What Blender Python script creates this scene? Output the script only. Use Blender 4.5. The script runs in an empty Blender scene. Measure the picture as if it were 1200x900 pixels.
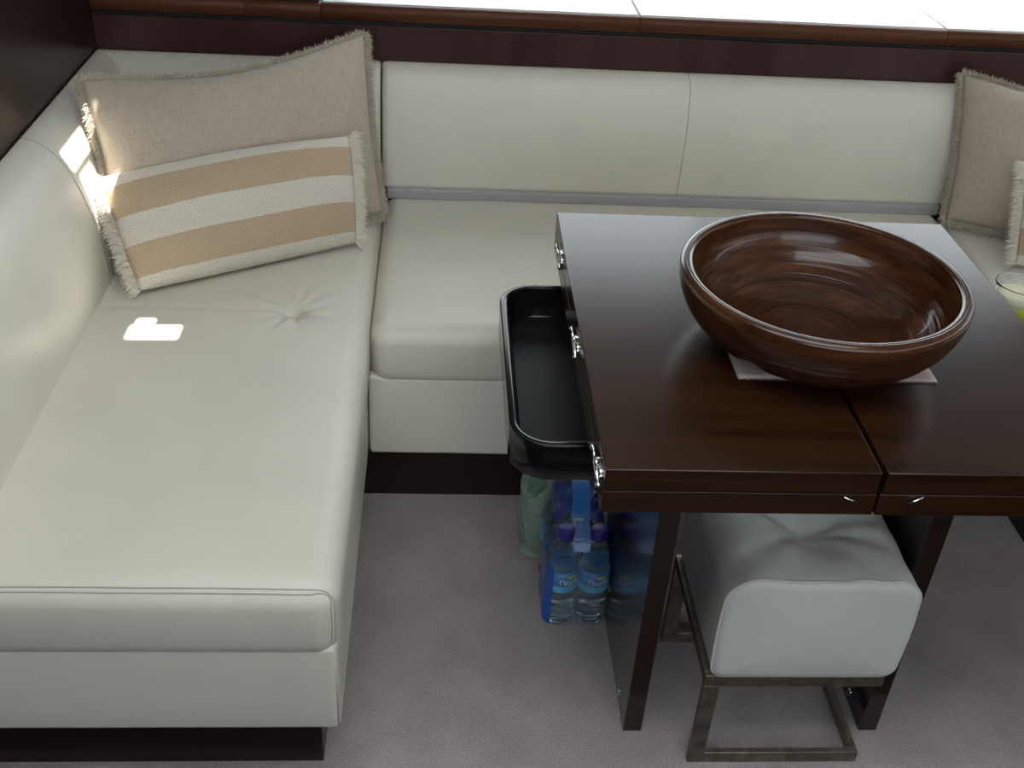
import bpy, bmesh, math, random
from mathutils import Vector, Matrix, noise

# ------------------------------------------------------------------ camera, sky, sun, exposure
sc = bpy.context.scene
COL = sc.collection
random.seed(7)

CAM = (-0.0600, -1.5083, 1.5018)
PITCH, YAW, ROLL, FPX = 0.58975, 0.08540, 0.06709, 1283.93
def camera_axes():
    cp, sp = math.cos(PITCH), math.sin(PITCH)
    f = Vector((math.sin(YAW) * cp, math.cos(YAW) * cp, -sp))
    rt = Vector((math.cos(YAW), -math.sin(YAW), 0))
    up = rt.cross(f)
    r2 = rt * math.cos(ROLL) + up * math.sin(ROLL)
    u2 = up * math.cos(ROLL) - rt * math.sin(ROLL)
    return r2, u2, f
cd = bpy.data.cameras.new('camera')
cam = bpy.data.objects.new('camera', cd); COL.objects.link(cam)
r2, u2, fw = camera_axes()
m = Matrix((r2, u2, -fw)).transposed().to_4x4(); m.translation = Vector(CAM)
cam.matrix_world = m
cd.sensor_width = 36; cd.sensor_fit = 'HORIZONTAL'; cd.lens = FPX / 1200 * 36
cd.clip_start = 0.02
sc.camera = cam

w = bpy.data.worlds.new('sky'); sc.world = w; w.use_nodes = True
bg = w.node_tree.nodes['Background']
bg.inputs['Color'].default_value = (0.87, 0.955, 1.0, 1); bg.inputs['Strength'].default_value = 5.6

al = bpy.data.lights.new('fill_panel', 'AREA'); al.shape = 'RECTANGLE'; al.size = 1.5; al.size_y = 0.7  # overhead fill added out of view to brighten upward-facing surfaces
al.energy = 22; al.color = (0.95, 0.99, 1.0)
ao = bpy.data.objects.new('fill_panel', al); COL.objects.link(ao); ao.location = (0.05, -0.90, 2.03)

SUN = Vector((0.22, 0.12, 0.97)).normalized()          # towards the sun
sl = bpy.data.lights.new('sun', 'SUN'); sl.energy = 60; sl.angle = 0.009; sl.color = (1, 0.96, 0.88)
so = bpy.data.objects.new('sun', sl); COL.objects.link(so)
so.rotation_euler = SUN.to_track_quat('Z', 'Y').to_euler(); so.location = (0, 0, 4)

vs = sc.view_settings
vs.view_transform = 'Standard'; vs.look = 'None'; vs.gamma = 1; vs.use_curve_mapping = False
vs.exposure = -0.24

# ------------------------------------------------------------------ materials
def mat(name, color, rough=0.5, metal=0.0, spec=0.5, coat=0.0, coat_rough=0.1, trans=0.0, ior=1.45, sheen=0.0):
    mt = bpy.data.materials.new(name); mt.use_nodes = True
    p = mt.node_tree.nodes['Principled BSDF']
    p.inputs['Base Color'].default_value = (*color, 1); p.inputs['Roughness'].default_value = rough
    p.inputs['Metallic'].default_value = metal; p.inputs['Specular IOR Level'].default_value = spec
    p.inputs['Coat Weight'].default_value = coat; p.inputs['Coat Roughness'].default_value = coat_rough
    p.inputs['Transmission Weight'].default_value = trans; p.inputs['IOR'].default_value = ior
    p.inputs['Sheen Weight'].default_value = sheen
    return mt
def nd(mt, t, **kw):
    n = mt.node_tree.nodes.new(t)
    for k, v in kw.items():
        if k in n.inputs.keys(): n.inputs[k].default_value = v
        else: setattr(n, k, v)
    return n
def lk(mt, a, b): mt.node_tree.links.new(a, b)
def pb(mt): return mt.node_tree.nodes['Principled BSDF']
def coords(mt, scale=(1, 1, 1), which='Object', rot=(0, 0, 0)):
    tc = nd(mt, 'ShaderNodeTexCoord'); mp = nd(mt, 'ShaderNodeMapping')
    mp.inputs['Scale'].default_value = scale; mp.inputs['Rotation'].default_value = rot
    lk(mt, tc.outputs[which], mp.inputs['Vector']); return mp.outputs['Vector']
def ramp(mt, fac, stops):
    r = nd(mt, 'ShaderNodeValToRGB'); e = r.color_ramp.elements
    while len(e) > 1: e.remove(e[0])
    e[0].position = stops[0][0]; e[0].color = (*stops[0][1], 1)
    for p, c in stops[1:]:
        q = e.new(p); q.color = (*c, 1)
    lk(mt, fac, r.inputs['Fac']); return r.outputs['Color']
def bump(mt, height, strength, dist, prev=None):
    b = nd(mt, 'ShaderNodeBump'); b.inputs['Strength'].default_value = strength; b.inputs['Distance'].default_value = dist
    lk(mt, height, b.inputs['Height'])
    if prev: lk(mt, prev, b.inputs['Normal'])
    lk(mt, b.outputs['Normal'], pb(mt).inputs['Normal']); return b.outputs['Normal']

def leather(name, c):
    mt = mat(name, c, 0.42, spec=0.45)
    v = coords(mt)
    n1 = nd(mt, 'ShaderNodeTexNoise', Scale=7.0, Detail=3.0); lk(mt, v, n1.inputs['Vector'])
    col = ramp(mt, n1.outputs['Fac'], [(0.3, tuple(x * .94 for x in c)), (0.7, c)])
    lk(mt, col, pb(mt).inputs['Base Color'])
    vo = nd(mt, 'ShaderNodeTexVoronoi', Scale=420.0); lk(mt, v, vo.inputs['Vector'])
    n2 = nd(mt, 'ShaderNodeTexNoise', Scale=18.0, Detail=4.0); lk(mt, v, n2.inputs['Vector'])
    a = bump(mt, n2.outputs['Fac'], 0.25, 0.004)
    bump(mt, vo.outputs['Distance'], 0.10, 0.0006, a)
    return mt
def wood(name, dark, light, rough=0.3, scale=(3, 60, 60), coat=0.0):
    mt = mat(name, light, rough, coat=coat, spec=0.5)
    v = coords(mt, scale)
    n1 = nd(mt, 'ShaderNodeTexNoise', Scale=1.0, Detail=6.0, Roughness=0.65); lk(mt, v, n1.inputs['Vector'])
    col = ramp(mt, n1.outputs['Fac'], [(0.30, dark), (0.72, light)])
    lk(mt, col, pb(mt).inputs['Base Color'])
    bump(mt, n1.outputs['Fac'], 0.06, 0.0008)
    return mt

M = {}
M['leather'] = leather('cream_leather', (0.67, 0.64, 0.555))
M['leather_stool'] = leather('stool_leather', (0.66, 0.655, 0.62))
M['stitch'] = mat('seam_thread', (0.44, 0.42, 0.36), 0.6)
M['welt'] = mat('grey_welt', (0.36, 0.345, 0.35), 0.5)
M['plinth'] = wood('plinth_wood', (0.010, 0.005, 0.004), (0.022, 0.011, 0.009), 0.35, (3, 60, 120))
M['table'] = wood('table_wood', (0.010, 0.0038, 0.0016), (0.036, 0.0135, 0.0048), 0.24, (2.2, 55, 55))
M['panel'] = wood('leg_panel_wood', (0.012, 0.006, 0.005), (0.028, 0.012, 0.008), 0.18, (55, 55, 2.5), coat=0.4)
M['wall'] = wood('wall_wood', (0.011, 0.0045, 0.003), (0.026, 0.010, 0.0065), 0.30, (50, 50, 2))
M['band'] = wood('band_wood', (0.026, 0.010, 0.009), (0.060, 0.025, 0.022), 0.30, (14, 14, 1.2))
M['ledge'] = wood('ledge_wood', (0.055, 0.017, 0.008), (0.115, 0.038, 0.018), 0.45, (2, 40, 40))
pb(M['ledge']).inputs['Specular IOR Level'].default_value = 0.25
M['sill'] = mat('white_sill', (0.85, 0.86, 0.86), 0.35)
M['shadow_gap'] = mat('black_gap', (0.006, 0.006, 0.007), 0.6)
M['ceiling'] = mat('ceiling_cream', (0.46, 0.44, 0.40), 0.7)
M['chrome'] = mat('chrome', (0.75, 0.75, 0.76), 0.16, metal=1.0)
M['black'] = mat('black_lacquer', (0.006, 0.006, 0.007), 0.14, spec=0.4)
M['black_mat'] = mat('black_liner', (0.007, 0.008, 0.008), 0.5, spec=0.22)
M['gap_line'] = mat('dark_joint', (0.008, 0.005, 0.004), 0.7)

mt = M['bronze'] = mat('brushed_bronze', (0.17, 0.145, 0.115), 0.42, metal=0.75)
v = coords(mt, (40, 40, 40)); n = nd(mt, 'ShaderNodeTexNoise', Scale=1.0, Detail=5.0); lk(mt, v, n.inputs['Vector'])
lk(mt, ramp(mt, n.outputs['Fac'], [(0.3, (0.15, 0.125, 0.098)), (0.7, (0.30, 0.255, 0.205))]), pb(mt).inputs['Base Color'])
bump(mt, n.outputs['Fac'], 0.15, 0.0006)
M['bronze_edge'] = mat('dark_bar_edge', (0.02, 0.018, 0.017), 0.4, metal=0.5)

mt = M['carpet'] = mat('grey_carpet', (0.30, 0.27, 0.265), 0.95, spec=0.1, sheen=0.2)
v = coords(mt)
n1 = nd(mt, 'ShaderNodeTexNoise', Scale=330.0, Detail=2.0); lk(mt, v, n1.inputs['Vector'])
n2 = nd(mt, 'ShaderNodeTexNoise', Scale=9.0, Detail=3.0); lk(mt, v, n2.inputs['Vector'])
mx = nd(mt, 'ShaderNodeMath', operation='MULTIPLY_ADD'); mx.inputs[1].default_value = 0.55
lk(mt, n2.outputs['Fac'], mx.inputs[0]); lk(mt, n1.outputs['Fac'], mx.inputs[2])
lk(mt, ramp(mt, mx.outputs[0], [(0.45, (0.22, 0.190, 0.192)), (1.05, (0.40, 0.352, 0.352))]), pb(mt).inputs['Base Color'])
bump(mt, n1.outputs['Fac'], 0.5, 0.004)

def fabric(name, c1, c2, s=900.0):
    mt = mat(name, c1, 0.9, spec=0.15, sheen=0.25)
    v = coords(mt, (1, 1, 1), 'UV')
    a = nd(mt, 'ShaderNodeTexNoise', Scale=1.0, Detail=2.0); b = nd(mt, 'ShaderNodeTexNoise', Scale=1.0, Detail=2.0)
    va = coords(mt, (14, s * .35, 1), 'UV'); vb = coords(mt, (s * .35, 14, 1), 'UV')
    lk(mt, va, a.inputs['Vector']); lk(mt, vb, b.inputs['Vector'])
    ad = nd(mt, 'ShaderNodeMath', operation='ADD'); lk(mt, a.outputs['Fac'], ad.inputs[0]); lk(mt, b.outputs['Fac'], ad.inputs[1])
    lk(mt, ramp(mt, ad.outputs[0], [(0.75, c2), (1.2, c1)]), pb(mt).inputs['Base Color'])
    bump(mt, ad.outputs[0], 0.35, 0.0015)
    return mt
M['linen'] = fabric('taupe_linen', (0.45, 0.385, 0.315), (0.345, 0.292, 0.236))
M['linen_fringe'] = mat('taupe_fringe', (0.47, 0.415, 0.335), 0.9, spec=0.1)
M['cream_fringe'] = mat('cream_fringe', (0.74, 0.69, 0.60), 0.9, spec=0.1)

mt = M['stripes'] = mat('striped_cotton', (0.7, 0.66, 0.58), 0.9, spec=0.1, sheen=0.2)
uvn = nd(mt, 'ShaderNodeTexCoord'); sx = nd(mt, 'ShaderNodeSeparateXYZ'); lk(mt, uvn.outputs['UV'], sx.inputs[0])
wn = nd(mt, 'ShaderNodeTexNoise', Scale=60.0, Detail=1.0); lk(mt, uvn.outputs['UV'], wn.inputs['Vector'])
ma = nd(mt, 'ShaderNodeMath', operation='MULTIPLY_ADD'); ma.inputs[1].default_value = 0.012
lk(mt, wn.outputs['Fac'], ma.inputs[0]); lk(mt, sx.outputs['Y'], ma.inputs[2])
W_, T_ = (0.66, 0.62, 0.545), (0.50, 0.385, 0.265)
r = nd(mt, 'ShaderNodeValToRGB'); r.color_ramp.interpolation = 'CONSTANT'
e = r.color_ramp.elements; e[0].position = 0; e[0].color = (*W_, 1); e[1].position = 0.10; e[1].color = (*T_, 1)
for p, c in ((0.365, W_), (0.61, T_), (0.885, W_)):
    q = e.new(p); q.color = (*c, 1)
lk(mt, ma.outputs[0], r.inputs['Fac'])
ck = nd(mt, 'ShaderNodeTexNoise', Scale=1.0, Detail=1.0); lk(mt, coords(mt, (230, 85, 1), 'UV'), ck.inputs['Vector'])
mul = nd(mt, 'ShaderNodeMixRGB', blend_type='MULTIPLY'); mul.inputs['Fac'].default_value = 0.6
lk(mt, r.outputs['Color'], mul.inputs[1]); lk(mt, ramp(mt, ck.outputs['Fac'], [(0.35, (0.66, 0.62, 0.58)), (0.6, (1, 1, 1))]), mul.inputs[2])
lk(mt, mul.outputs[0], pb(mt).inputs['Base Color'])
bump(mt, ck.outputs['Fac'], 0.6, 0.002)

mt = M['bowl'] = mat('turned_wood', (0.09, 0.035, 0.015), 0.24, coat=0.3, coat_rough=0.06, spec=0.4)
tc = nd(mt, 'ShaderNodeTexCoord')
mp = nd(mt, 'ShaderNodeMapping'); mp.inputs['Scale'].default_value = (6, 12, 70); mp.inputs['Rotation'].default_value = (0.1, 0.12, 0.35)
lk(mt, tc.outputs['Object'], mp.inputs['Vector'])
n1 = nd(mt, 'ShaderNodeTexNoise', Scale=1.0, Detail=5.0, Roughness=0.6, Distortion=0.6); lk(mt, mp.outputs['Vector'], n1.inputs['Vector'])
lk(mt, ramp(mt, n1.outputs['Fac'], [(0.25, (0.014, 0.0045, 0.002)), (0.5, (0.042, 0.013, 0.005)), (0.78, (0.10, 0.036, 0.013))]), pb(mt).inputs['Base Color'])
ln_ = nd(mt, 'ShaderNodeVectorMath', operation='LENGTH'); mp2 = nd(mt, 'ShaderNodeMapping'); mp2.inputs['Scale'].default_value = (1, 1, 0)
lk(mt, tc.outputs['Object'], mp2.inputs['Vector']); lk(mt, mp2.outputs['Vector'], ln_.inputs[0])
n3 = nd(mt, 'ShaderNodeTexNoise', Scale=110.0, Detail=3.0); n3.noise_dimensions = '1D'; lk(mt, ln_.outputs['Value'], n3.inputs['W'])
bump(mt, n3.outputs['Fac'], 0.75, 0.004)

M['napkin'] = fabric('pink_napkin', (0.50, 0.40, 0.37), (0.40, 0.31, 0.28), 500)
M['pet'] = mat('clear_bottle', (0.80, 0.93, 1.0), 0.06, trans=1.0, ior=1.33)
M['pet_green'] = mat('green_bottle', (0.70, 0.92, 0.78), 0.10, trans=1.0, ior=1.33)
M['cap'] = mat('blue_cap', (0.035, 0.03, 0.26), 0.35)
M['cap_green'] = mat('green_cap', (0.20, 0.33, 0.25), 0.35)
M['label'] = mat('blue_label', (0.02, 0.18, 0.52), 0.3)
M['label_green'] = mat('green_label', (0.22, 0.36, 0.28), 0.35)
M['label_light'] = mat('pale_blue_band', (0.10, 0.45, 0.72), 0.3)
M['logo'] = mat('yellow_green_leaf', (0.38, 0.55, 0.03), 0.4)
M['ink_white'] = mat('white_ink', (0.80, 0.86, 0.9), 0.4)
M['ink_dark'] = mat('navy_ink', (0.01, 0.012, 0.08), 0.4)
M['handle'] = mat('blue_handle_film', (0.06, 0.22, 0.62), 0.22)
M['film_blue'] = mat('blue_printed_film', (0.012, 0.10, 0.50), 0.2)
def film(name, c, alpha, rough=0.08):
    mt = mat(name, c, rough, spec=0.6); pb(mt).inputs['Alpha'].default_value = alpha
    v = coords(mt); n = nd(mt, 'ShaderNodeTexNoise', Scale=55.0, Detail=2.0, Distortion=1.5); lk(mt, v, n.inputs['Vector'])
    bump(mt, n.outputs['Fac'], 0.9, 0.01); return mt
M['film'] = film('clear_film', (0.55, 0.75, 0.95), 0.16)
M['film_deep'] = film('deep_blue_film', (0.012, 0.045, 0.28), 0.88)
M['film_green'] = film('greenish_film', (0.40, 0.52, 0.45), 0.62, 0.12)
M['cupglass'] = mat('clear_plastic', (0.97, 0.99, 0.98), 0.05, trans=1.0, ior=1.2)
M['drink'] = mat('pale_yellow_drink', (0.72, 0.70, 0.05), 0.2, spec=0.4)
M['foam'] = mat('drink_foam', (0.70, 0.66, 0.48), 0.6)
mt = M['glass'] = bpy.data.materials.new('window_glass'); mt.use_nodes = True
nt = mt.node_tree; nt.nodes.clear()
o_ = nt.nodes.new('ShaderNodeOutputMaterial'); tr = nt.nodes.new('ShaderNodeBsdfTransparent'); gl = nt.nodes.new('ShaderNodeBsdfGlossy')
gl.inputs['Roughness'].default_value = 0.02; mxs = nt.nodes.new('ShaderNodeMixShader'); mxs.inputs[0].default_value = 0.06
nt.links.new(tr.outputs[0], mxs.inputs[1]); nt.links.new(gl.outputs[0], mxs.inputs[2]); nt.links.new(mxs.outputs[0], o_.inputs[0])

# ------------------------------------------------------------------ mesh helpers
def link(name, me, material, parent=None, smooth=True):
    if material: me.materials.append(M[material] if isinstance(material, str) else material)
    if smooth:
        for p in me.polygons: p.use_smooth = True
    o = bpy.data.objects.new(name, me); COL.objects.link(o)
    if parent: o.parent = parent; o.matrix_parent_inverse = Matrix.Translation(-parent.location) if parent.type == 'EMPTY' and not parent.rotation_euler.z else Matrix()
    return o
def mk(name, verts, faces, material, parent=None, smooth=True, uv=None):
    me = bpy.data.meshes.new(name); me.from_pydata([tuple(v) for v in verts], [], faces); me.update()
    if uv:
        l = me.uv_layers.new(name='UVMap')
        for lp in me.loops: l.data[lp.index].uv = uv[lp.vertex_index]
    return link(name, me, material, parent, smooth)
def bmo(name, bm, material, parent=None, smooth=False):
    bmesh.ops.recalc_face_normals(bm, faces=bm.faces[:])
    me = bpy.data.meshes.new(name); bm.to_mesh(me); bm.free(); return link(name, me, material, parent, smooth)
def empty(name, loc, label=None, cat=None, group=None):
    o = bpy.data.objects.new(name, None); COL.objects.link(o); o.location = loc; o.empty_display_size = 0.05
    if label: tag(o, label, cat, group)
    return o
def tag(o, label=None, cat=None, group=None, kind=None):
    if label: o['label'] = label
    if cat: o['category'] = cat
    if group: o['group'] = group
    if kind: o['kind'] = kind
    return o
def box(name, a, b, material, parent=None, bev=0.002, seg=2):
    bm = bmesh.new(); bmesh.ops.create_cube(bm, size=1)
    for v in bm.verts: v.co = Vector([(a[i] + b[i]) / 2 + v.co[i] * (b[i] - a[i]) for i in range(3)])
    if bev: bmesh.ops.bevel(bm, geom=bm.edges[:], offset=bev, segments=seg, affect='EDGES', profile=0.5)
    o = bmo(name, bm, material, parent, True)
    for p in o.data.polygons: p.use_smooth = len(p.vertices) != 4 or p.area < 4 * bev * max(abs(b[i] - a[i]) for i in range(3)) if bev else False
    return o
def axis_nodes(h, r, step, k=5):
    inner = h - r; n = max(2, int(round(2 * inner / step)))
    xs = [-h + r * (1 - math.cos(math.pi / 2 * i / k)) * 1.0 for i in range(k)] if r > 0 else []
    xs = [-h + r * i / k for i in range(k)]
    mid = [-inner + 2 * inner * i / n for i in range(n + 1)]
    return xs + mid + [-x for x in reversed(xs)]
def rbox(name, a, b, r, material, parent=None, step=0.03, disp=None, k=5):
    """rounded box on a grid; disp(p, n) moves each surface point"""
    c = [(a[i] + b[i]) / 2 for i in range(3)]; h = [(b[i] - a[i]) / 2 for i in range(3)]
    ax = [axis_nodes(h[i], min(r, h[i] * .98), step, k) for i in range(3)]
    vd = {}; V = []; F = []
    def vid(p):
        key = tuple(round(x, 6) for x in p)
        if key not in vd:
            q = [max(-(h[i] - r), min(h[i] - r, p[i])) if h[i] > r else 0 for i in range(3)]
            d = Vector([p[i] - q[i] for i in range(3)])
            # even spacing on the arc
            d2 = Vector([math.tan(math.pi / 4 * max(-1, min(1, x / r))) for x in d]); n_ = d2.normalized()
            P = Vector(q) + n_ * r + Vector(c)
            if disp: P = disp(P, n_)
            vd[key] = len(V); V.append(P)
        return vd[key]
    for i in range(3):
        j, l = (i + 1) % 3, (i + 2) % 3
        for s in (-1, 1):
            for u in range(len(ax[j]) - 1):
                for v in range(len(ax[l]) - 1):
                    q = []
                    for du, dv in ((0, 0), (1, 0), (1, 1), (0, 1)):
                        p = [0, 0, 0]; p[i] = s * h[i]; p[j] = ax[j][u + du]; p[l] = ax[l][v + dv]; q.append(vid(p))
                    F.append(q if s > 0 else q[::-1])
    return mk(name, V, F, material, parent)
def loft(name, prof, t0, t1, er, place, material, parent=None, nt=24, k=5, puff=0.0, disp=None):
    """closed 2D outline prof swept from t0 to t1, ends rounded by er; place(a, b, t) -> point"""
    n = len(prof); nor = []
    for i in range(n):
        p, q = Vector(prof[i - 1]), Vector(prof[(i + 1) % n]); d = (q - p).normalized(); nor.append(Vector((d.y, -d.x)))
    area = sum(prof[i][0] * prof[(i + 1) % n][1] - prof[(i + 1) % n][0] * prof[i][1] for i in range(n))
    if area < 0: nor = [-x for x in nor]
    cx = sum(p[0] for p in prof) / n; cy = sum(p[1] for p in prof) / n
    rings = []
    for i in range(k + 1):
        a = math.pi / 2 * i / k; rings.append((t0 + er * (1 - math.sin(a)), er * (1 - math.cos(a))))
    mids = [(t0 + er + (t1 - t0 - 2 * er) * i / nt, 0.0) for i in range(1, nt)]
    ins = [(t, o) for t, o in rings]
    seq = [(t, er * (1 - math.sin(math.pi / 2 * i / k))) for i, (t, o) in enumerate([(t0 + er * (1 - math.cos(math.pi / 2 * i / k)), 0) for i in range(k + 1)])]
    seq2 = seq + mids + [(t1 - (t - t0), o) for t, o in reversed(seq)]
    V = []; F = []
    def ring(t, o, sc_=1.0):
        for (x, y), nn in zip(prof, nor):
            px, py = x - nn.x * o, y - nn.y * o
            V.append(place(cx + (px - cx) * sc_, cy + (py - cy) * sc_, t))
    caps = [0.15, 0.4, 0.7, 0.9]
    rr = [(t0 - puff * (1 - s * s), er, s) for s in caps] + [(t, o, 1) for t, o in seq2] + [(t1 + puff * (1 - s * s), er, s) for s in reversed(caps)]
    for t, o, s in rr: ring(t, o, s)
    for a in range(len(rr) - 1):
        for i in range(n):
            F.append((a * n + i, a * n + (i + 1) % n, (a + 1) * n + (i + 1) % n, (a + 1) * n + i))
    F.append(tuple(range(n))[::-1]); F.append(tuple((len(rr) - 1) * n + i for i in range(n)))
    if disp: V = [disp(v) for v in V]
    me = bpy.data.meshes.new(name); me.from_pydata([tuple(v) for v in V], [], F)
    bm = bmesh.new(); bm.from_mesh(me); bmesh.ops.recalc_face_normals(bm, faces=bm.faces[:])
    if bm.calc_volume(signed=True) < 0: bmesh.ops.reverse_faces(bm, faces=bm.faces[:])
    bm.to_mesh(me); bm.free()
    return link(name, me, material, parent)
def tube(name, pts, r, material, parent=None, n=8, closed=False, taper=None):
    pts = [Vector(p) for p in pts]; V = []; F = []; N = len(pts); up = None
    for i, p in enumerate(pts):
        a = pts[(i - 1) % N] if (closed or i > 0) else p; b = pts[(i + 1) % N] if (closed or i < N - 1) else p
        d = (b - a).normalized()
        if up is None: up = d.orthogonal().normalized()
        up = (up - d * up.dot(d)).normalized(); s = d.cross(up)
        rr = r * (taper(i / (N - 1)) if taper else 1)
        for j in range(n):
            t = 2 * math.pi * j / n; V.append(p + (up * math.cos(t) + s * math.sin(t)) * rr)
    for i in range(N if closed else N - 1):
        for j in range(n):
            F.append((i * n + j, i * n + (j + 1) % n, ((i + 1) % N) * n + (j + 1) % n, ((i + 1) % N) * n + j))
    if not closed: F.append(tuple(range(n))[::-1]); F.append(tuple((N - 1) * n + j for j in range(n)))
    return mk(name, V, F, material, parent)
def lathe_data(prof, seg=48, c=(0, 0, 0)):
    V = []; F = []; idx = []
    for r_, z in prof:
        if r_ < 1e-6: idx.append([len(V)] * seg); V.append((c[0], c[1], c[2] + z))
        else:
            idx.append(list(range(len(V), len(V) + seg)))
            for j in range(seg):
                t = 2 * math.pi * j / seg; V.append((c[0] + r_ * math.cos(t), c[1] + r_ * math.sin(t), c[2] + z))
    for i in range(len(prof) - 1):
        for j in range(seg):
            q = [idx[i][j], idx[i][(j + 1) % seg], idx[i + 1][(j + 1) % seg], idx[i + 1][j]]
            q2 = []
            for x in q:
                if x not in q2: q2.append(x)
            if len(q2) > 2: F.append(tuple(q2))
    return V, F
def lathe(name, prof, material, parent=None, seg=48, c=(0, 0, 0)):
    V, F = lathe_data(prof, seg, c); return mk(name, V, F, material, parent)
def spline(pts, n=8):
    """Catmull-Rom through 2D points"""
    out = []; P = [Vector(p) for p in pts]
    for i in range(len(P) - 1):
        p0 = P[max(0, i - 1)]; p1 = P[i]; p2 = P[i + 1]; p3 = P[min(len(P) - 1, i + 2)]
        for j in range(n):
            t = j / n
            out.append(0.5 * ((2 * p1) + (p2 - p0) * t + (2 * p0 - 5 * p1 + 4 * p2 - p3) * t * t + (3 * p1 - p0 - 3 * p2 + p3) * t ** 3))
    out.append(P[-1]); return [tuple(p) for p in out]
def rrect(x0, x1, y0, y1, rs, n=6):
    """rounded rectangle outline; rs radii for (x1,y1),(x0,y1),(x0,y0),(x1,y0)"""
    out = []
    for (cx, cy, sx_, sy_, a0), r_ in zip(((x1, y1, -1, -1, 0), (x0, y1, 1, -1, 90), (x0, y0, 1, 1, 180), (x1, y0, -1, 1, 270)), rs):
        for i in range(n + 1):
            a = math.radians(a0 + 90 * i / n); out.append((cx + sx_ * r_ + r_ * math.cos(a), cy + sy_ * r_ + r_ * math.sin(a)))
    return out
def densify(pr, step):
    out = []
    for i in range(len(pr)):
        a, b = Vector(pr[i]), Vector(pr[(i + 1) % len(pr)]); k = max(1, int((b - a).length / step))
        for j in range(k): out.append(tuple(a.lerp(b, j / k)))
    return out

# ------------------------------------------------------------------ the room
WX, WY, WZ = -0.815, 0.945, 0.725        # left wall face, back wall face, top of the backrests
RX = 1.775                               # right wall face
CZ = 2.05
YF = -0.400                              # front edge of the raised carpeted platform
# carpeted platform with a rounded nosing
prof = [(2.6, 0.0)]
V = []; F = []
ys = [1.0, 0.3, -0.1] + [YF + 0.02 - 0.02 * math.sin(math.pi / 2 * i / 5) for i in range(6)] + [YF, YF]
zs = [0, 0, 0] + [-0.02 + 0.02 * math.cos(math.pi / 2 * i / 5) for i in range(6)] + [-0.10, -0.18]
for y, z in zip(ys, zs): V += [(WX - .05, y, z), (RX + .05, y, z)]
for i in range(len(ys) - 1): F.append((2 * i, 2 * i + 2, 2 * i + 3, 2 * i + 1))
tag(mk('floor', V, F, 'carpet'), 'grey short-pile carpet on the raised dinette platform', None, kind='structure')
tag(mk('floor_lower', [(WX - .05, -3.05, -.18), (RX + .05, -3.05, -.18), (RX + .05, YF + .01, -.18), (WX - .05, YF + .01, -.18)], [(0, 1, 2, 3)], 'wall'), kind='structure')
tag(box('wall_left', (WX - .05, -3.0, -.18), (WX, 1.35, CZ), 'wall', bev=0), kind='structure')
tag(box('wall_right', (RX, -3.0, -.18), (RX + .05, 1.35, 0.95), 'wall', bev=0), kind='structure')
tag(box('wall_right_upper', (RX, -3.0, 1.10), (RX + .05, 1.35, CZ), 'ceiling', bev=0), kind='structure')
tag(box('wall_front', (WX - .05, -3.05, -.18), (RX + .05, -3.0, 1.13), 'wall', bev=0), kind='structure')
tag(box('wall_front_upper', (WX - .05, -3.05, 1.78), (RX + .05, -3.0, CZ), 'ceiling', bev=0), kind='structure')
tag(box('wall_back', (WX, WY, 0), (RX, WY + .02, 0.797), 'band', bev=0.001), kind='structure')
# dark recess above the band, then the ledge boards, jointed
tag(box('trim_1', (WX, WY + .012, 0.790), (RX, WY + .03, 0.806), 'shadow_gap', bev=0), kind='structure')
JX = [WX, -0.487, -0.323, 0.382, 1.088, RX]
ledge = tag(empty('trim_2', (0, WY, .80)), kind='structure')
def ledge_board(x0, x1):
    pr = [(WY + .05, .805), (WY + .004, .805), (WY - .001, .808)] + [(WY + .012 - .013 * math.cos(a), .826 + .013 * math.sin(a)) for a in [math.pi / 2 * i / 5 for i in range(6)]] + [(WY + .05, .839)]
    loft('ledge_board', pr, x0 + .0005, x1 - .0005, .0006, lambda a, b, t: (t, a, b), 'ledge', ledge, nt=2, k=2)
for a, b in zip(JX[:-1], JX[1:]): ledge_board(a, b)
box('joint_strip', (WX, WY + .016, .806), (RX, WY + .03, .836), 'shadow_gap', ledge, bev=0)
# white sill panels behind the ledge, with open joints
sill = tag(empty('sill', (0, WY, .80), 'white window sill of jointed panels above the wooden band'), kind='structure')
for a, b in zip(JX[2:-1], JX[3:]):
    box('sill_panel', (a + .003, WY + .02, .815), (b - .003, 1.33, .8405), 'sill', sill, bev=.002)
box('joint_backing', (JX[2], WY + .03, .80), (RX, 1.33, .813), 'shadow_gap', sill, bev=0)
# pillar left of the window and header above it
tag(box('wall_pillar', (WX, WY + .012, .8385), (JX[2] - .004, 1.35, CZ), 'wall', bev=.002), kind='structure')
tag(box('wall_header', (JX[2] - .004, 1.26, 1.42), (RX + .05, 1.35, CZ), 'wall', bev=.002), kind='structure')
win = tag(empty('window_1', (.7, 1.33, .84), 'wide daylit window above the white sill'), kind='structure')
for x in (JX[2], 0.70, RX - .02): box('window_frame', (x, 1.30, .84), (x + .025, 1.335, 1.425), 'shadow_gap', win, bev=.002)
box('window_rail', (JX[2], 1.30, 1.405), (RX, 1.335, 1.425), 'shadow_gap', win, bev=.002)
for a, b in ((JX[2] + .02, .705), (.72, RX - .015)): box('pane', (a, 1.315, .84), (b, 1.320, 1.41), 'glass', win, bev=0)
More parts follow.
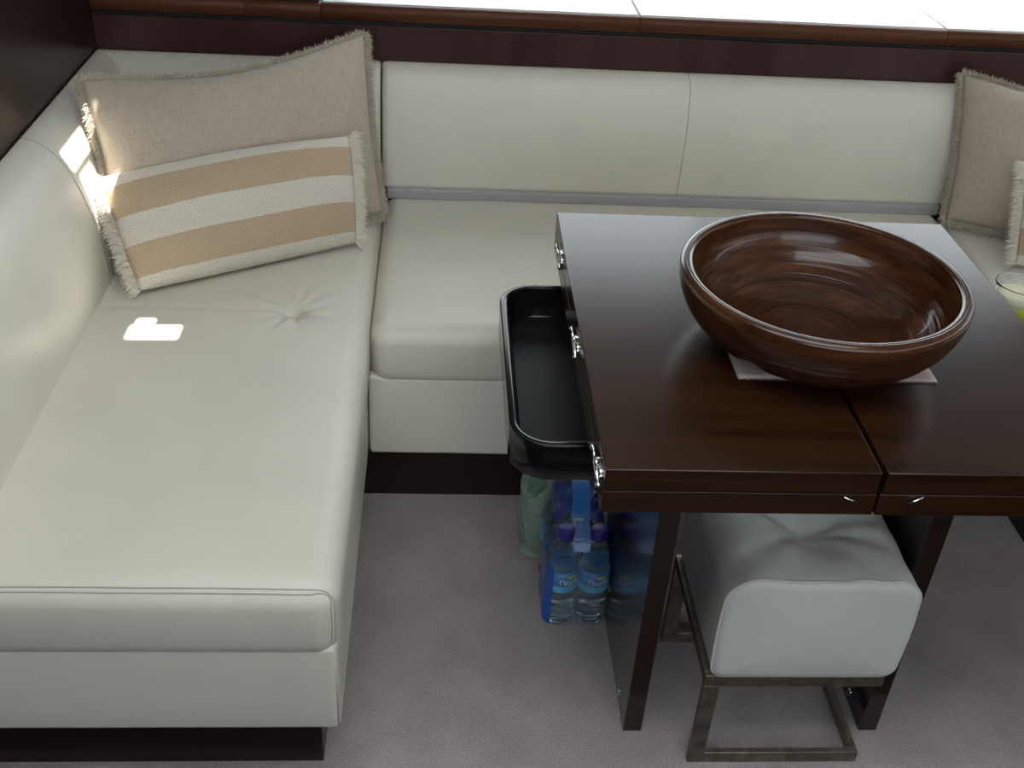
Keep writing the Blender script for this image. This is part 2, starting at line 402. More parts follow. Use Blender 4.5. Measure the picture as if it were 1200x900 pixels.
# ceiling with added unseen openings, shaped to cast the sun patches
SUN_SLOTS = []
def ceiling():
    x0, x1, y0, y1 = WX - .05, RX + .05, -3.0, 1.35
    bm = bmesh.new()
    xs = sorted({x0, x1} | {h[0] for h in SUN_SLOTS} | {h[1] for h in SUN_SLOTS}); ys_ = sorted({y0, y1} | {h[2] for h in SUN_SLOTS} | {h[3] for h in SUN_SLOTS})
    for i in range(len(xs) - 1):
        for j in range(len(ys_) - 1):
            cx, cy = (xs[i] + xs[i + 1]) / 2, (ys_[j] + ys_[j + 1]) / 2
            if any(h[0] < cx < h[1] and h[2] < cy < h[3] for h in SUN_SLOTS): continue
            vv = [bm.verts.new((x, y, CZ)) for x, y in ((xs[i], ys_[j]), (xs[i], ys_[j + 1]), (xs[i + 1], ys_[j + 1]), (xs[i + 1], ys_[j]))]
            bm.faces.new(vv)
    bmesh.ops.remove_doubles(bm, verts=bm.verts[:], dist=1e-5)
    tag(bmo('ceiling', bm, 'ceiling'), kind='structure')
SUN_SLOTS += [(-.441, -.419, .600, .738), (-.404, -.350, .612, .684), (-.247, -.161, .401, .446), (-.240, -.213, .446, .470)]
ceiling()

fill_housing = empty('fill_light_housing', (0.05, -0.90, CZ), 'housing of the added fill light, unseen above the step', 'ceiling light')  # frame made up to go round the added fill light
for a, b in (((-.74, -1.29, 2.015), (.84, -1.26, CZ)), ((-.74, -.54, 2.015), (.84, -.51, CZ)), ((-.74, -1.26, 2.015), (-.71, -.54, CZ)), ((.81, -1.26, 2.015), (.84, -.54, CZ))):
    box('housing_rail', a, b, 'sill', fill_housing, bev=.002)

# ------------------------------------------------------------------ the U-shaped sofa
def tufts(P, spots, fold=0.26, rays=11):
    z = 0.0
    for (tx, ty, dep, rad) in spots:
        dx, dy = P.x - tx, P.y - ty; d = math.hypot(dx, dy)
        if d < rad * 9:
            a = math.atan2(dy, dx)
            z -= dep * math.exp(-(d / rad) ** 2) + dep * 0.45 * math.exp(-d / (rad * 2.2))
            wr = math.cos(rays * a + 3.0 * noise.noise((math.cos(a) * 2, math.sin(a) * 2, tx)))
            wr = (abs(wr) ** 0.6) * (1 if wr > 0 else -1) * min(1, d / rad) * math.exp(-(d / (rad * 3.6)) ** 2)
            z += dep * fold * wr
    return z
def mirror_x(x, on): return (2 * 0.4805 - x) if on else x
def chaise(right):
    """side section; the right one is its mirror image across the table"""
    fx = (lambda x: 2 * 0.4805 - x) if right else (lambda x: x)
    def span(a, b): return (min(fx(a), fx(b)), max(fx(a), fx(b)))
    lab = 'cream leather chaise section beside the white cup, running forward from the sofa corner' if right else 'cream leather chaise section under the striped cushion, beside the dark wooden wall'
    root = empty('chaise_sofa', (fx(-.5), 0.2, 0), lab, 'sofa')
    a, b = span(WX + .005, -.225); box('plinth', (a, -.372, 0), (b, WY - .01, .1335), 'plinth', root, bev=.002)
    a, b = span(WX + .003, -.190); rbox('base', (a, -.418, .133), (b, WY - .012, .312), .012, 'leather', root, step=.06, k=3)
    spots = [(fx(-.329), .318, .014, .019)]
    a, b = span(WX + .01, -.186)
    def dsp(P, n):
        top = max(0, n.z)
        u = (P.x - a) / (b - a) * 2 - 1; v = (P.y + .422) / (.875 + .422) * 2 - 1
        z = P.z
        if P.z > .33:
            e = (P.z - .33) / .1
            z += e * (0.010 * (1 - u ** 4) * (1 - v ** 8)) + e * tufts(P, spots)
            z += e * 0.0022 * noise.noise((P.x * 5, P.y * 4, 1.3)) * 1.0
            gx = abs(P.y - .318 - .004 * noise.noise((P.x * 14, 0, 5)))
            if (P.x - fx(-.45)) * (1) < 99: z -= e * .0016 * math.exp(-(gx / .007) ** 2) * (1 - u ** 2)
        x = P.x; y = P.y
        if abs(n.x) > .5 and P.z < .42: x += (1 if n.x > 0 else -1) * .003 * math.sin((P.z - .31) / .12 * math.pi)
        if n.y < -.5: y -= .004 * math.sin(max(0, min(1, (P.z - .31) / .12)) * math.pi)
        return Vector((x, y, z))
    sc_ = rbox('seat_cushion', (a, -.422, .284), (b, .875, .427), .036, 'leather', root, step=.0065, disp=dsp, k=6)
    # double stitched seam along the front edge, turning down at the free corner
    xe = fx(-.186); sg = -1 if right else 1; r_ = .036; h_ = math.radians
    for off in (-5, 5):
        path = []
        def on(c0, n):
            n = n.normalized(); P = dsp(Vector(c0) + n * r_, n); path.append(P + n * .0004)
        ph = h_(45 + off); n1 = Vector((0, -math.cos(ph), math.sin(ph))); n2 = Vector((sg * math.sin(ph), -math.cos(ph), 0))
        cy, cz, cx = -.422 + r_, .427 - r_, xe - sg * r_
        for i in range(26): on((fx(-.72) + (cx - fx(-.72)) * i / 25, cy, cz), n1)
        for i in range(1, 12):
            t = i / 12; on((cx, cy, cz), n1 * (1 - t) ** 2 + Vector((sg * .80, -.60, .80)) * (2 * t * (1 - t)) + n2 * t * t)
        for i in range(12): on((cx, cy, cz - (cz - .322) * i / 11), n2)
        tube('seam', path, .0011, 'stitch', sc_, n=6)
    tube('corner_seam', [(fx(-.1935), -.4145, .308), (fx(-.1935), -.4145, .14)], .0012, 'stitch', root, n=6)
    # backrest along the side wall (bottom swollen, rounded towards the wall at the top)
    prf = spline([(-.692, .40), (-.697, .50), (-.709, .58), (-.728, .645), (-.757, .695), (-.787, .718), (WX + .003, WZ - .002)], 5)
    prf = prf + [(WX + .003, .40)]
    prf = densify(prf, .03)
    place = (lambda p, q, t: (fx(p), t, q))
    br = loft('side_backrest', prf, -.46, WY - .004, .012, place, 'leather', root, nt=40)
    sp = [p for p in spline([(-.692, .43), (-.697, .50), (-.709, .58), (-.728, .645), (-.757, .695), (-.787, .718), (WX + .004, WZ - .002)], 6)]
    tube('seam', [(fx(x + .0004), .400 + .012 * math.sin((z - .43) * 6), z + .0004) for x, z in sp], .0011, 'stitch', br, n=6)
    # corner piece of the back backrest
    bprof = back_profile()
    a, b = span(WX + .004, -.192)
    loft('corner_backrest', bprof, a, b, .012, lambda p, q, t: (t, p, q), 'leather', root, nt=12)
    return root
def back_profile():
    pr = spline([(.858, .455), (.862, .52), (.872, .60), (.884, .665), (.902, .705), (.924, .720), (WY - .004, WZ - .003)], 5)
    return densify(pr + [(WY - .004, .455), (.875, .446)], .03)
left_chaise = chaise(False)
right_chaise = chaise(True)

bench = empty('bench_sofa', (.48, .6, 0), 'cream leather bench section behind the dark table, between the two chaises', 'sofa')
box('plinth', (-.224, .300, 0), (1.185, WY - .01, .1345), 'plinth', bench, bev=.002)
rbox('base', (-.188, .264, .134), (1.149, WY - .012, .322), .010, 'leather', bench, step=.08, k=3)
def bench_disp(P, n):
    u = (P.x + .183) / 1.327 * 2 - 1; v = (P.y - .258) / .6 * 2 - 1; z = P.z; y = P.y
    if P.z > .36: z += (P.z - .36) / .07 * (.007 * (1 - u ** 8) * (1 - max(-1, min(1, v)) ** 4) + .002 * noise.noise((P.x * 5, P.y * 5, 4)))
    if n.y < -.5: y -= .004 * math.sin(max(0, min(1, (P.z - .33) / .1)) * math.pi)
    return Vector((P.x, y, z))
rbox('seat_cushion', (-.183, .258, .303), (1.144, .885, .430), .034, 'leather', bench, step=.02, disp=bench_disp, k=6)
bb = loft('backrest', back_profile(), -.1885, 1.1495, .014, lambda p, q, t: (t, p, q), 'leather', bench, nt=60)
bp = [p for p in spline([(.858, .458), (.862, .52), (.872, .60), (.884, .665), (.902, .705), (.924, .720), (WY - .005, WZ - .003)], 6)]
tube('seam', [(.500 + .006 * math.sin((z - .46) * 9), y - .0003, z + .0003) for y, z in bp], .0011, 'stitch', bb, n=6)
rbox('welt_strip', (-.178, .848, .428), (1.139, .90, .4555), .006, 'welt', bench, step=.1, k=3)

# ------------------------------------------------------------------ the folding table
table = empty('folding_table', (.4876, -.136, 0), 'dark brown wooden folding table with chrome hinges under the bowl', 'table')
TX0, TX1, TY0, TY1, TZ, TB = .1455, .8296, -.4928, .2199, .700, .633
xm = (TX0 + TX1) / 2
for x0, x1 in ((TX0, xm - .0035), (xm + .0035, TX1)):
    box('upper_leaf', (x0, TY0, .6675), (x1, TY1, TZ), 'table', table, bev=.0014)
for x0, x1 in ((TX0, xm - .0015), (xm + .0015, TX1)):
    box('lower_leaf', (x0, TY0 + .001, TB), (x1, TY1 - .001, .6662), 'table', table, bev=.0014)
box('frame', (TX0 + .13, TY0 + .13, .600), (TX1 - .13, TY1 - .10, .634), 'panel', table, bev=.002)
PX = ((.2684, .2998), (.6753, .7067))
for x0, x1 in PX:
    lp = box('leg_panel', (x0, -.3148, 0), (x1, .045, .602), 'panel', table, bev=.0015)
    for y in (-.250, -.02):
        V, F = lathe_data([(0, 0.004), (.004, .0038), (.0065, .002), (.007, 0)], 14)
        for s, xx in ((-1, x0), (1, x1)):
            mk('bolt', [(xx + s * z, y + a, .022 + b) for a, b, z in V], F, 'chrome', lp)
def hinge(x, y, s):
    """chrome table hinge on the side edge; s = -1 left side, +1 right side"""
    out = rrect(-.020, .016, -.013, .013, (.009, .012, .012, .009), 4)
    n = len(out); V = []; F = []
    for d, sc_ in ((0, 1), (.0035, 1), (.0055, .75)):
        V += [(x + s * d, y + a * sc_, .669 + b * sc_) for a, b in out]
    for k in range(2):
        for i in range(n): F.append((k * n + i, k * n + (i + 1) % n, (k + 1) * n + (i + 1) % n, (k + 1) * n + i))
    F.append(tuple(range(2 * n, 3 * n)))
    h = mk('hinge', V, F, 'chrome', table)
    tube('hinge_pin', [(x + s * .0045, y + .038, .678), (x + s * .0055, y + .01, .676), (x + s * .0055, y - .030, .672)], .0024, 'chrome', h, n=8)
    for py, pz, r_ in ((-.032, .672, .0042), (-.004, .684, .0042), (.036, .678, .0032)):
        Vs, Fs = lathe_data([(0, -r_)] + [(r_ * math.cos(t), r_ * math.sin(t)) for t in [math.pi * (i / 6 - .5) for i in range(1, 6)]] + [(0, r_)], 10, (x + s * .006, y + py, pz))
        mk('hinge_knuckle', Vs, Fs, 'chrome', h)
for x, s in ((TX0, -1), (TX1, 1)):
    for y in (.103, -.168, -.455): hinge(x, y, s)
for x, t in ((.452, -.35), (.534, .55)):
    tube('catch', [(x - .009, TY0 - .0015, .660 - t * .009), (x, TY0 - .003, .660), (x + .009, TY0 - .0015, .660 + t * .009)], .0013, 'chrome', table, n=6)
def tray(right):
    fx = (lambda x: TX0 + TX1 - x) if right else (lambda x: x)
    y0, y1, x0, x1 = -.330, .122, .045, .262; zr, zf, zb = .611, .556, .547
    root_out = rrect(x0, x1, y0, y1, (.004, .062, .058, .004), 10)
    root_in = rrect(x0 + .013, x1 - .012, y0 + .013, y1 - .012, (.003, .050, .046, .003), 10)
    floor_in = rrect(x0 + .017, x1 - .016, y0 + .017, y1 - .016, (.003, .047, .043, .003), 10)
    n = len(root_out); V = []; F = []
    def R(o, z, grow=0):
        cx, cy = (x0 + x1) / 2, (y0 + y1) / 2
        V.extend([(fx(cx + (a - cx) * (1 + grow)), cy + (b - cy) * (1 + grow), z) for a, b in o])
    R(root_out, zb, -.03); R(root_out, zb + .004, -.008); R(root_out, zr - .003); R(root_out, zr - .0008, -.004); R(root_out, zr, -.010)
    R(root_in, zr, .006); R(root_in, zr - .0012, .002); R(root_in, zr - .004); R(floor_in, zf + .006); R(floor_in, zf + .001, -.02); R(floor_in, zf, -.05)
    for k in range(10):
        for i in range(n): F.append((k * n + i, k * n + (i + 1) % n, (k + 1) * n + (i + 1) % n, (k + 1) * n + i))
    F.append(tuple(range(n))[::-1]); F.append(tuple(10 * n + i for i in range(n)))
    me = bpy.data.meshes.new('side_tray'); me.from_pydata(V, [], F)
    bm = bmesh.new(); bm.from_mesh(me); bmesh.ops.recalc_face_normals(bm, faces=bm.faces[:]); bm.to_mesh(me); bm.free()
    o = link('side_tray', me, 'black', table); o['label'] = 'glossy black drinks tray sliding out from under the table'
    liner = rrect(x0 + .022, x1 - .02, y0 + .022, y1 - .02, (.003, .044, .040, .003), 10)
    mk('tray_liner', [(fx(a), b, zf + .0012) for a, b in liner], [tuple(range(len(liner)))[::(-1 if right else 1)]], 'black_mat', o)
tray(False); tray(True)

# ------------------------------------------------------------------ bowl and napkin
napkin = None
def make_napkin():
    x0, x1, y0, y1 = .350, .628, -.291, -.016; n = 28; V = []; F = []; UV = []
    for z in (TZ + .0002, TZ + .0022):
        for i in range(n + 1):
            for j in range(n + 1):
                u, v = i / n, j / n
                V.append((x0 + (x1 - x0) * u, y0 + (y1 - y0) * v + .001 * math.sin(u * 9), z)); UV.append((u * .3, v * .3))
    S = (n + 1) ** 2
    for i in range(n):
        for j in range(n):
            a = i * (n + 1) + j; q = (a, a + n + 1, a + n + 2, a + 1); F.append(tuple(S + x for x in q)); F.append(q[::-1])
    ed = [i * (n + 1) for i in range(n + 1)], [i * (n + 1) + n for i in range(n + 1)], list(range(n + 1)), [n * (n + 1) + j for j in range(n + 1)]
    for e_ in ed:
        for i in range(n): F.append((e_[i], e_[i + 1], S + e_[i + 1], S + e_[i]))
    o = tag(mk('napkin', V, F, 'napkin', uv=UV), 'pinkish woven napkin lying under the wooden bowl', 'napkin')
    V = []; F = []
    for i in range(220):
        x = x0 + (x1 - x0) * (i + .5) / 220; y = y0 + .001; l = random.uniform(.004, .007); dx = random.uniform(-.001, .001)
        k = len(V); V += [(x - .0004, y, TZ + .0015), (x + .0004, y, TZ + .0015), (x + dx, y - l, TZ + .0008)]; F.append((k, k + 1, k + 2))
    fr = mk('fringe', V, F, 'napkin', o); fr['kind'] = 'stuff'
make_napkin()
BC = (.4755, -.190, TZ + .0022)
outer = [(0, 0), (.070, 0), (.088, .001)] + spline([(.096, .002), (.132, .010), (.162, .027), (.184, .052), (.196, .079), (.1995, .098)], 5)
rim = [(.1998, .1035), (.1988, .1075), (.196, .1100), (.191, .1110), (.1865, .1107), (.1833, .1092), (.1822, .1068)]
inner = spline([(.1818, .104), (.1795, .088), (.173, .068), (.155, .046), (.125, .0295), (.08, .019), (.03, .0148)], 5) + [(0, .0143)]
bowl = lathe('wooden_bowl', outer + rim + inner, 'bowl', seg=96, c=(0, 0, 0))
bowl.location = BC
tag(bowl, 'large polished brown turned wooden bowl standing on the napkin', 'bowl')

# ------------------------------------------------------------------ stool
stool = empty('stool', (.508, -.24, 0), 'cream leather cube stool on bronze cantilever frame, pushed under the table', 'stool')
SX0, SX1, SY0, SY1 = .371, .661, -.385, -.098
sprof = densify(rrect(SX0, SX1, .2075, .412, (.042, .042, .022, .022), 8), .012)
def stool_disp(v):
    v = Vector(v)
    if v.z > .33:
        e = min(1, (v.z - .33) / .075); u = (v.x - .516) / .145; q = (v.y + .2435) / .1455
        v.z += e * (.016 * (1 - u * u) * (1 - q * q) + tufts(v, [(.516, -.262, .030, .048)], .13, 6))
    if v.x < SX0 + .02: v.x -= .004 * math.sin(max(0, min(1, (v.z - .21) / .2)) * math.pi)
    if v.x > SX1 - .02: v.x += .004 * math.sin(max(0, min(1, (v.z - .21) / .2)) * math.pi)
    return v
cu = loft('cushion', sprof, SY0, SY1, .014, lambda p, q, t: (p, t, q), 'leather_stool', stool, nt=36, puff=.006, disp=stool_disp)
for yy in (SY0 + .008, SY1 - .008):
    pts = [stool_disp((516e-3 + (p - .516) * .993, yy, .31 + (q - .31) * .993)) for p, q in sprof]
    tube('piping', pts, .0021, 'leather_stool', cu, n=6, closed=True)
bt = .0105; bw = .026
def bar(name, a, b, parent=stool):
    o = box(name, a, b, 'bronze', parent, bev=.0012)
    return o
FX0, FX1 = .366, .650
for y in (-.378, -.116):
    bar('top_bar', (FX0, y, .184), (FX1, y + bt, .2085)); bar('leg', (FX0, y, .0), (FX0 + bw, y + bt, .185)); bar('foot_bar', (FX0 + bw - .001, y, 0), (FX1, y + bt, bw - .002))
bar('floor_runner', (FX1 - bt, -.378 + bt, 0), (FX1, -.116, bw - .002))
for x in (FX0, FX1 - bt): bar('seat_rail', (x, -.378 + bt, .190), (x + bt, -.116, .2085))

# ------------------------------------------------------------------ cushions
def pillow(name, corners, front, back, material, label, group, sag=0.0, seed=0, n=44, edge_in=.035, power=.55, wr=.004):
    BL, BR, TR, TL = [Vector(c) for c in corners]
    nrm = ((BR - BL).cross(TL - BL)).normalized()          # towards the room
    up = ((TL - BL) + (TR - BR)).normalized(); rt = ((BR - BL) + (TR - TL)).normalized()
    def edge(u, v):
        """pinched outline: edges bow inwards between the corners"""
        uu = u; vv = v
        U = u * 2 - 1; W = v * 2 - 1
        uu = .5 + (U * (1 - edge_in * (1 - W * W))) / 2; vv = .5 + (W * (1 - edge_in * (1 - U * U))) / 2
        p = BL.lerp(BR, uu).lerp(TL.lerp(TR, uu), vv)
        p = p - up * sag * max(0, vv) ** 2 * (1 - U * U) ** 1.5
        return p
    def th(u, v):
        U = u * 2 - 1; W = v * 2 - 1
        return ((1 - abs(U) ** 2.6) * (1 - abs(W) ** 2.6)) ** power
    V = []; F = []; UV = []
    for side in (1, -1):
        for i in range(n + 1):
            for j in range(n + 1):
                u, v = .5 - .5 * math.cos(math.pi * i / n), .5 - .5 * math.cos(math.pi * j / n)
                u = .35 * u + .65 * i / n; v = .35 * v + .65 * j / n
                t = th(u, v); p = edge(u, v)
                k = noise.noise((u * 3 + seed, v * 3, seed)) * wr * 2 + noise.noise((u * 7 + seed, v * 6, seed + 3)) * wr
                p = p + nrm * side * ((front if side > 0 else back) * t + (k * min(1, t * 1.4)))
                V.append(p); UV.append((u, v))
    S = (n + 1) ** 2
    for i in range(n):
        for j in range(n):
            a = i * (n + 1) + j; q = (a, a + n + 1, a + n + 2, a + 1); F.append(q); F.append(tuple(S + x for x in q[::-1]))
    me = bpy.data.meshes.new(name); me.from_pydata([tuple(v) for v in V], [], F)
    l = me.uv_layers.new(name='UVMap')
    for lp in me.loops: l.data[lp.index].uv = UV[lp.vertex_index]
    bm = bmesh.new(); bm.from_mesh(me); bmesh.ops.remove_doubles(bm, verts=bm.verts[:], dist=1e-6); bm.to_mesh(me); bm.free()
    o = link(name, me, material); tag(o, label, 'cushion', group)
    return o, edge, nrm
def fringe(parent, edge, nrm, sides, count, length, width, material, spread=.5, clump=0.0, root_in=.002):
    V = []; F = []
    ctr = edge(.5, .5)
    for s in sides:
        for i in range(count):
            t = (i + random.random()) / count
            f = {'l': lambda t: (0, t), 'r': lambda t: (1, t), 'b': lambda t: (t, 0), 't': lambda t: (t, 1)}[s]
            uv = f(t); p = edge(*uv); q = edge(*f(min(1, t + .01))); q0 = edge(*f(max(0, t - .01)))
            tan = (q - q0).normalized(); out = tan.cross(nrm).normalized()
            if out.dot(p - ctr) < 0: out = -out
            c_ = noise.noise((t * 60, 3.1, len(s) + ord(s[0]))) if clump else 0
            d = (out + tan * (random.gauss(0, spread * .6) + c_ * clump) + nrm * random.gauss(0, spread * .8)).normalized()
            L = length * random.uniform(.6, 1.15) * (1 + .5 * c_)
            bend = Vector((0, 0, -1)) * L * random.uniform(.0, .45)
            w_ = width * random.uniform(.7, 1.3); sd = (tan * random.uniform(.4, 1) + nrm * random.uniform(-.8, .8)).normalized() * w_
            b0 = p - out * root_in; b1 = b0 + d * L * .55; b2 = b0 + d * L + bend
            k = len(V); V += [b0 - sd, b0 + sd, b1 - sd, b1 + sd, b2]; F += [(k, k + 1, k + 3, k + 2), (k + 2, k + 3, k + 4)]
    o = mk('fringe', V, F, material, parent, smooth=False); o['kind'] = 'stuff'; return o
GB, GS = 'taupe linen cushions in the sofa corners', 'striped cushions on the chaises'
bigL = [(-.672, .425, .450), (-.180, .728, .450), (-.224, .893, .793), (-.752, .603, .768)]
o, ed, nr = pillow('throw_cushion', bigL, .072, .045, 'linen', 'large taupe linen cushion with frayed edge in the sofa corner by the dark wall', GB, sag=.030, seed=2)
fringe(o, ed, nr, 'lrtb', 2400, .020, .0008, 'linen_fringe', .7)
smL = [(-.622, .350, .450), (-.228, .575, .452), (-.243, .655, .655), (-.702, .478, .624)]
o, ed, nr = pillow('striped_cushion', smL, .058, .035, 'stripes', 'small cream and tan striped cushion with fringed ends, lit by a sun patch', None, sag=-.006, seed=9, edge_in=-.012, power=.5)
fringe(o, ed, nr, 'lr', 1300, .028, .0011, 'cream_fringe', .6, clump=2.0)
fxm = lambda c: (2 * .4805 - c[0] - .006, c[1], c[2])
bigR = [(1.128, .790, .450), (1.610, .480, .450), (1.66, .62, .76), (1.127, .905, .757)]
o, ed, nr = pillow('throw_cushion', bigR, .070, .045, 'linen', 'large taupe linen cushion with frayed edge, behind the cup of yellow drink', GB, sag=.02, seed=5)
fringe(o, ed, nr, 'lrtb', 2200, .020, .0008, 'linen_fringe', .7)
smR = [(1.198, .565, .450), (1.58, .36, .450), (1.62, .46, .645), (1.205, .665, .645)]
o, ed, nr = pillow('striped_cushion', smR, .045, .035, 'stripes', 'small striped cushion with cream fringe, on the chaise behind the cup of yellow drink', None, sag=.004, seed=12, edge_in=.012, power=.5)
fringe(o, ed, nr, 'lr', 900, .026, .0010, 'cream_fringe', .55, clump=1.4)

# ------------------------------------------------------------------ water bottles in shrink packs
def bottle(x, y, rot, kind, label, group):
    root = empty('water_bottle', (x, y, 0), label, 'bottle', group)
    R0 = .0288
    pr = [(0, .004), (.012, .003), (.020, .0), (.0255, .001), (.0282, .005)]
    for i in range(7):
        z = .012 + i * .010; pr += [(R0 - .0012 if i % 2 else R0, z)]
    pr += [(R0, .078), (R0 - .0006, .082), (R0 - .0006, .132), (R0, .136), (R0, .144), (.0275, .154), (.0235, .168), (.017, .182), (.0125, .190), (.0118, .196), (.0118, .205), (0, .205)]
    V, F = lathe_data(pr, 28, (x, y, 0)); mk('bottle_body', V, F, 'pet' if kind == 'blue' else 'pet_green', root)
    lb = lathe('bottle_label', [(R0 - .0002, .083), (R0 + .0003, .083), (R0 + .0003, .131), (R0 - .0002, .131)], 'label' if kind == 'blue' else 'label_green', root, 28, (x, y, 0))
    cp = [(.0118, .196), (.0148, .196), (.0150, .198), (.0150, .213), (.0142, .2165), (.012, .2175), (0, .2178)]
    V, F = lathe_data(cp, 40, (x, y, 0))
    V = [((vx - x) * (1 + (.025 if (i % 2) else 0)) + x, (vy - y) * (1 + (.025 if (i % 2) else 0)) + y, vz) for i, (vx, vy, vz) in enumerate(V)]
    mk('bottle_cap', V, F, 'cap' if kind == 'blue' else 'cap_green', root)
    if kind == 'blue':
        lathe('label_band', [(R0 + .0004, .084), (R0 + .0006, .085), (R0 + .0006, .098), (R0 + .0004, .099)], 'label_light', lb, 28, (x, y, 0))
        R1 = R0 + .0009
        def onr(s, z, rad=R1): a = rot + s / rad; return (x + rad * math.cos(a), y + rad * math.sin(a), z)
        pts = [(.009 * math.cos(t), .121 + .0042 * math.sin(t) * (1 + .25 * math.cos(3 * t))) for t in [2 * math.pi * i / 20 for i in range(20)]]
        mk('label_logo', [onr(s, z) for s, z in pts] + [onr(0, .121, R1 + .0001)], [(i, (i + 1) % 20, 20) for i in range(20)], 'logo', lb)
        for mtn, dr, ds, dz in (('ink_dark', .0000, .0006, -.0006), ('ink_white', .0003, 0, 0)):
            cu_ = bpy.data.curves.new('brand_text', 'FONT'); cu_.body = 'Περλά'; cu_.size = .0150; cu_.align_x = 'CENTER'; cu_.resolution_u = 2
            to = bpy.data.objects.new('t', cu_); COL.objects.link(to)
            dg = bpy.context.evaluated_depsgraph_get(); me = bpy.data.meshes.new_from_object(to.evaluated_get(dg))
            bpy.data.objects.remove(to)
            for vv in me.vertices:
                vv.co = onr(vv.co.x + ds, .1045 + vv.co.y + dz, R1 + dr)
            link('label_text', me, mtn, lb, False)
    return root
BX = (.1795, .2385); BY = (-.0475, .0115, .0705)
for iy, y in enumerate(BY):
    for ix, x in enumerate(BX):
        row = ('front', 'middle', 'rear')[iy]
        side = 'by the printed film side' if ix == 0 else 'against the table leg'
        bottle(x, y, math.radians(-72 if ix else -58), 'blue', 'blue-capped water bottle, %s row of the blue pack, %s' % (row, side), 'bottles of the blue pack')
def outline(x0, x1, y0, y1, r, g=0): return densify(rrect(x0 - g, x1 + g, y0 - g, y1 + g, (r, r, r, r), 8), .012)
def wrap(name, x0, x1, y0, y1, mt_, label, top, seed, wob=.0012, crumple=False):
    lv = [(.002, 0, 0), (.03, 0, 0), (.07, 0, 0), (.11, 0, 0), (.146, 0, 0), (.165, -.008, 0), (.185, -.018, 0)] + ([(.205, -.022, 0), (top, -.036, 0)])
    if crumple:
        fine = []
        for (z0_, g0, _), (z1_, g1, _) in zip(lv[:-1], lv[1:]):
            for q in range(4): fine.append((z0_ + (z1_ - z0_) * q / 4, g0 + (g1 - g0) * q / 4, 0))
        lv = fine + [lv[-1]]
    V = []; F = []; n = None
    for z, g, _ in lv:
        o_ = densify(rrect(x0, x1, y0, y1, (.028,) * 4, 8), .006) if crumple else outline(x0, x1, y0, y1, .028); n = len(o_); cx, cy = (x0 + x1) / 2, (y0 + y1) / 2
        for i, (a, b) in enumerate(o_):
            fx_ = 1 + 2 * g / (x1 - x0); fy_ = 1 + 2 * g / (y1 - y0); k = noise.noise((a * 60, b * 60, z * 45 + seed)) * wob
            V.append((cx + (a - cx) * fx_ * (1 + k * 14), cy + (b - cy) * fy_ * (1 + k * 10), z + k))
    for k in range(len(lv) - 1):
        for i in range(n): F.append((k * n + i, k * n + (i + 1) % n, (k + 1) * n + (i + 1) % n, (k + 1) * n + i))
    F.append(tuple((len(lv) - 1) * n + i for i in range(n)))
    return tag(mk(name, V, F, mt_, smooth=not crumple), label, 'packaging')
x0, x1, y0, y1 = BX[0] - .0296, BX[1] + .0296, BY[0] - .0296, BY[2] + .0296
wr_ = wrap('shrink_wrap', x0, x1, y0, y1, 'film', 'clear shrink film with blue print around the six blue-labelled bottles', .2185, 1)
# printed blue panel on the side and rear shoulder of the wrap
def arc_panel(name, ang0, ang1, z0, z1, mt_, grow=.0012):
    V = []; F = []; o_ = outline(x0, x1, y0, y1, .0285, grow); cx, cy = (x0 + x1) / 2, (y0 + y1) / 2
    sel = [p for p in o_ if ang0 <= (math.degrees(math.atan2(p[1] - cy, p[0] - cx)) % 360) <= ang1]
    sel.sort(key=lambda p: math.degrees(math.atan2(p[1] - cy, p[0] - cx)) % 360)
    for z in (z0, (z0 + z1) / 2, z1): V += [(a, b, z) for a, b in sel]
    n = len(sel)
    for k in range(2):
        for i in range(n - 1): F.append((k * n + i, k * n + i + 1, (k + 1) * n + i + 1, (k + 1) * n + i))
    return mk(name, V, F, mt_, wr_)
arc_panel('printed_panel', 160, 244, .003, .142, 'film_blue')
# rear part of the pack top is dark blue film, the carrying strap runs over the caps
V = []; F = []
for i in range(13):
    t = i / 12
    y = -.004 + .102 * t; z = .2200 + .020 * math.sin(t * math.pi) - .02 * t ** 4
    for j in range(9):
        s = j / 8 * 2 - 1; V.append(((x0 + x1) / 2 + s * .045, y, z - .030 * abs(s) ** 4))
for i in range(12):
    for j in range(8): F.append((i * 9 + j, i * 9 + j + 1, (i + 1) * 9 + j + 1, (i + 1) * 9 + j))
mk('film_top', V, F, 'film_deep', wr_)
V = []; F = []
pth = spline([(-.062, .172), (-.050, .190), (-.030, .205), (.0, .2265), (.03, .2420), (.06, .2440), (.09, .225)], 4)
for y, z in pth:
    for j in range(5): V.append(((x0 + x1) / 2 - .0165 + .033 * j / 4 + .002 * math.sin(y * 40), y, z + .0008 * math.sin(j * 1.6 + y * 90)))
for i in range(len(pth) - 1):
    for j in range(4): F.append((i * 5 + j, i * 5 + j + 1, (i + 1) * 5 + j + 1, (i + 1) * 5 + j))
st = mk('carry_strap', V, F, 'handle', wr_)
cxm = (x0 + x1) / 2
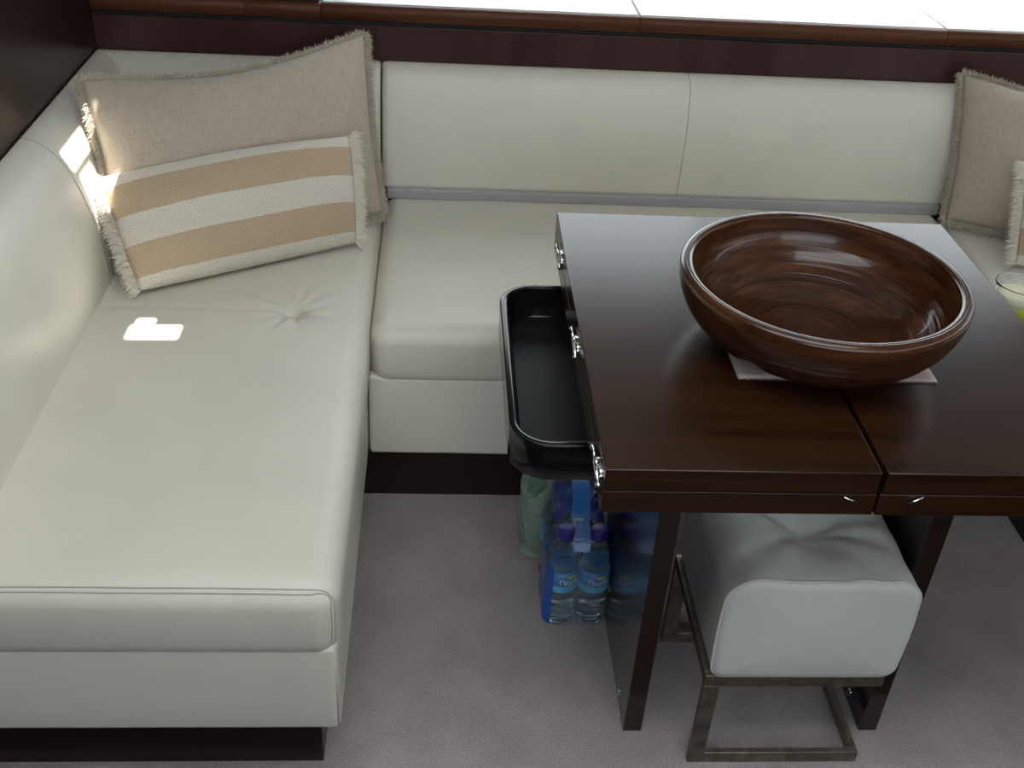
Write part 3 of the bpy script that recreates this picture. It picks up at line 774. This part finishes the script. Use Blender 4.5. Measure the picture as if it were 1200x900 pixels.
def on_strap(s, t):
    i = min(len(pth) - 2, int(t * (len(pth) - 1))); f = t * (len(pth) - 1) - i
    a, b = Vector(pth[i]), Vector(pth[i + 1]); p = a.lerp(b, f); d = (b - a).normalized()
    return (cxm + s, p.x - d.y * .0022, p.y + d.x * .0022)
mk('barcode_patch', [on_strap(sx_, t_) for t_ in (.16, .22, .28, .34, .40) for sx_ in (-.015, .003)], [(2 * i, 2 * i + 1, 2 * i + 3, 2 * i + 2) for i in range(4)], mat('barcode_ground', (0.36, 0.55, 0.66), 0.4), st)
for k in range(9):
    s = -.0125 + k * .0018
    q = [on_strap(s + d_, t_) for t_ in (.18, .24, .30, .38) for d_ in (0, .0008 + .0005 * (k % 2))]
    mk('barcode_bar', [(a, b - .0003, c + .0005) for a, b, c in q], [(2 * i, 2 * i + 1, 2 * i + 3, 2 * i + 2) for i in range(3)], 'film_blue', st)
# second pack, greenish, behind the blue one
GX = (.150, .210); GY = (.137, .197)
for iy, y in enumerate(GY):
    for ix, x in enumerate(GX):
        bottle(x, y, 0, 'green', 'pale green bottle in crumpled film, row by the %s, on the %s side' % (('blue pack', 'bench sofa')[iy], ('chaise', 'table')[ix]), 'bottles of the green pack')
wrap('shrink_wrap', GX[0] - .032, GX[1] + .0315, GY[0] - .031, GY[-1] + .031, 'film_green', 'crumpled greenish shrink film around the bottles behind the blue pack', .226, 6, .0060, True)

# ------------------------------------------------------------------ cup of drink on the far tray
CUP = (.892, .020, .5575)
cup = empty('drinking_cup', CUP, 'clear plastic cup of pale yellow drink beside the table edge', 'cup')
lathe('cup_wall', [(0, 0), (.028, 0), (.029, .002), (.0395, .128), (.0412, .131), (.0412, .1335), (.0395, .1345), (.0382, .132), (.0278, .004), (0, .003)], 'cupglass', cup, 40, CUP)
lathe('drink', [(0, .0035), (.0272, .0045), (.0355, .100), (.0355, .103), (0, .103)], 'drink', cup, 40, CUP)
lathe('foam', [(.0356, .1032), (.0366, .112), (.034, .1155), (.02, .1145), (0, .1155)], 'foam', cup, 40, CUP)
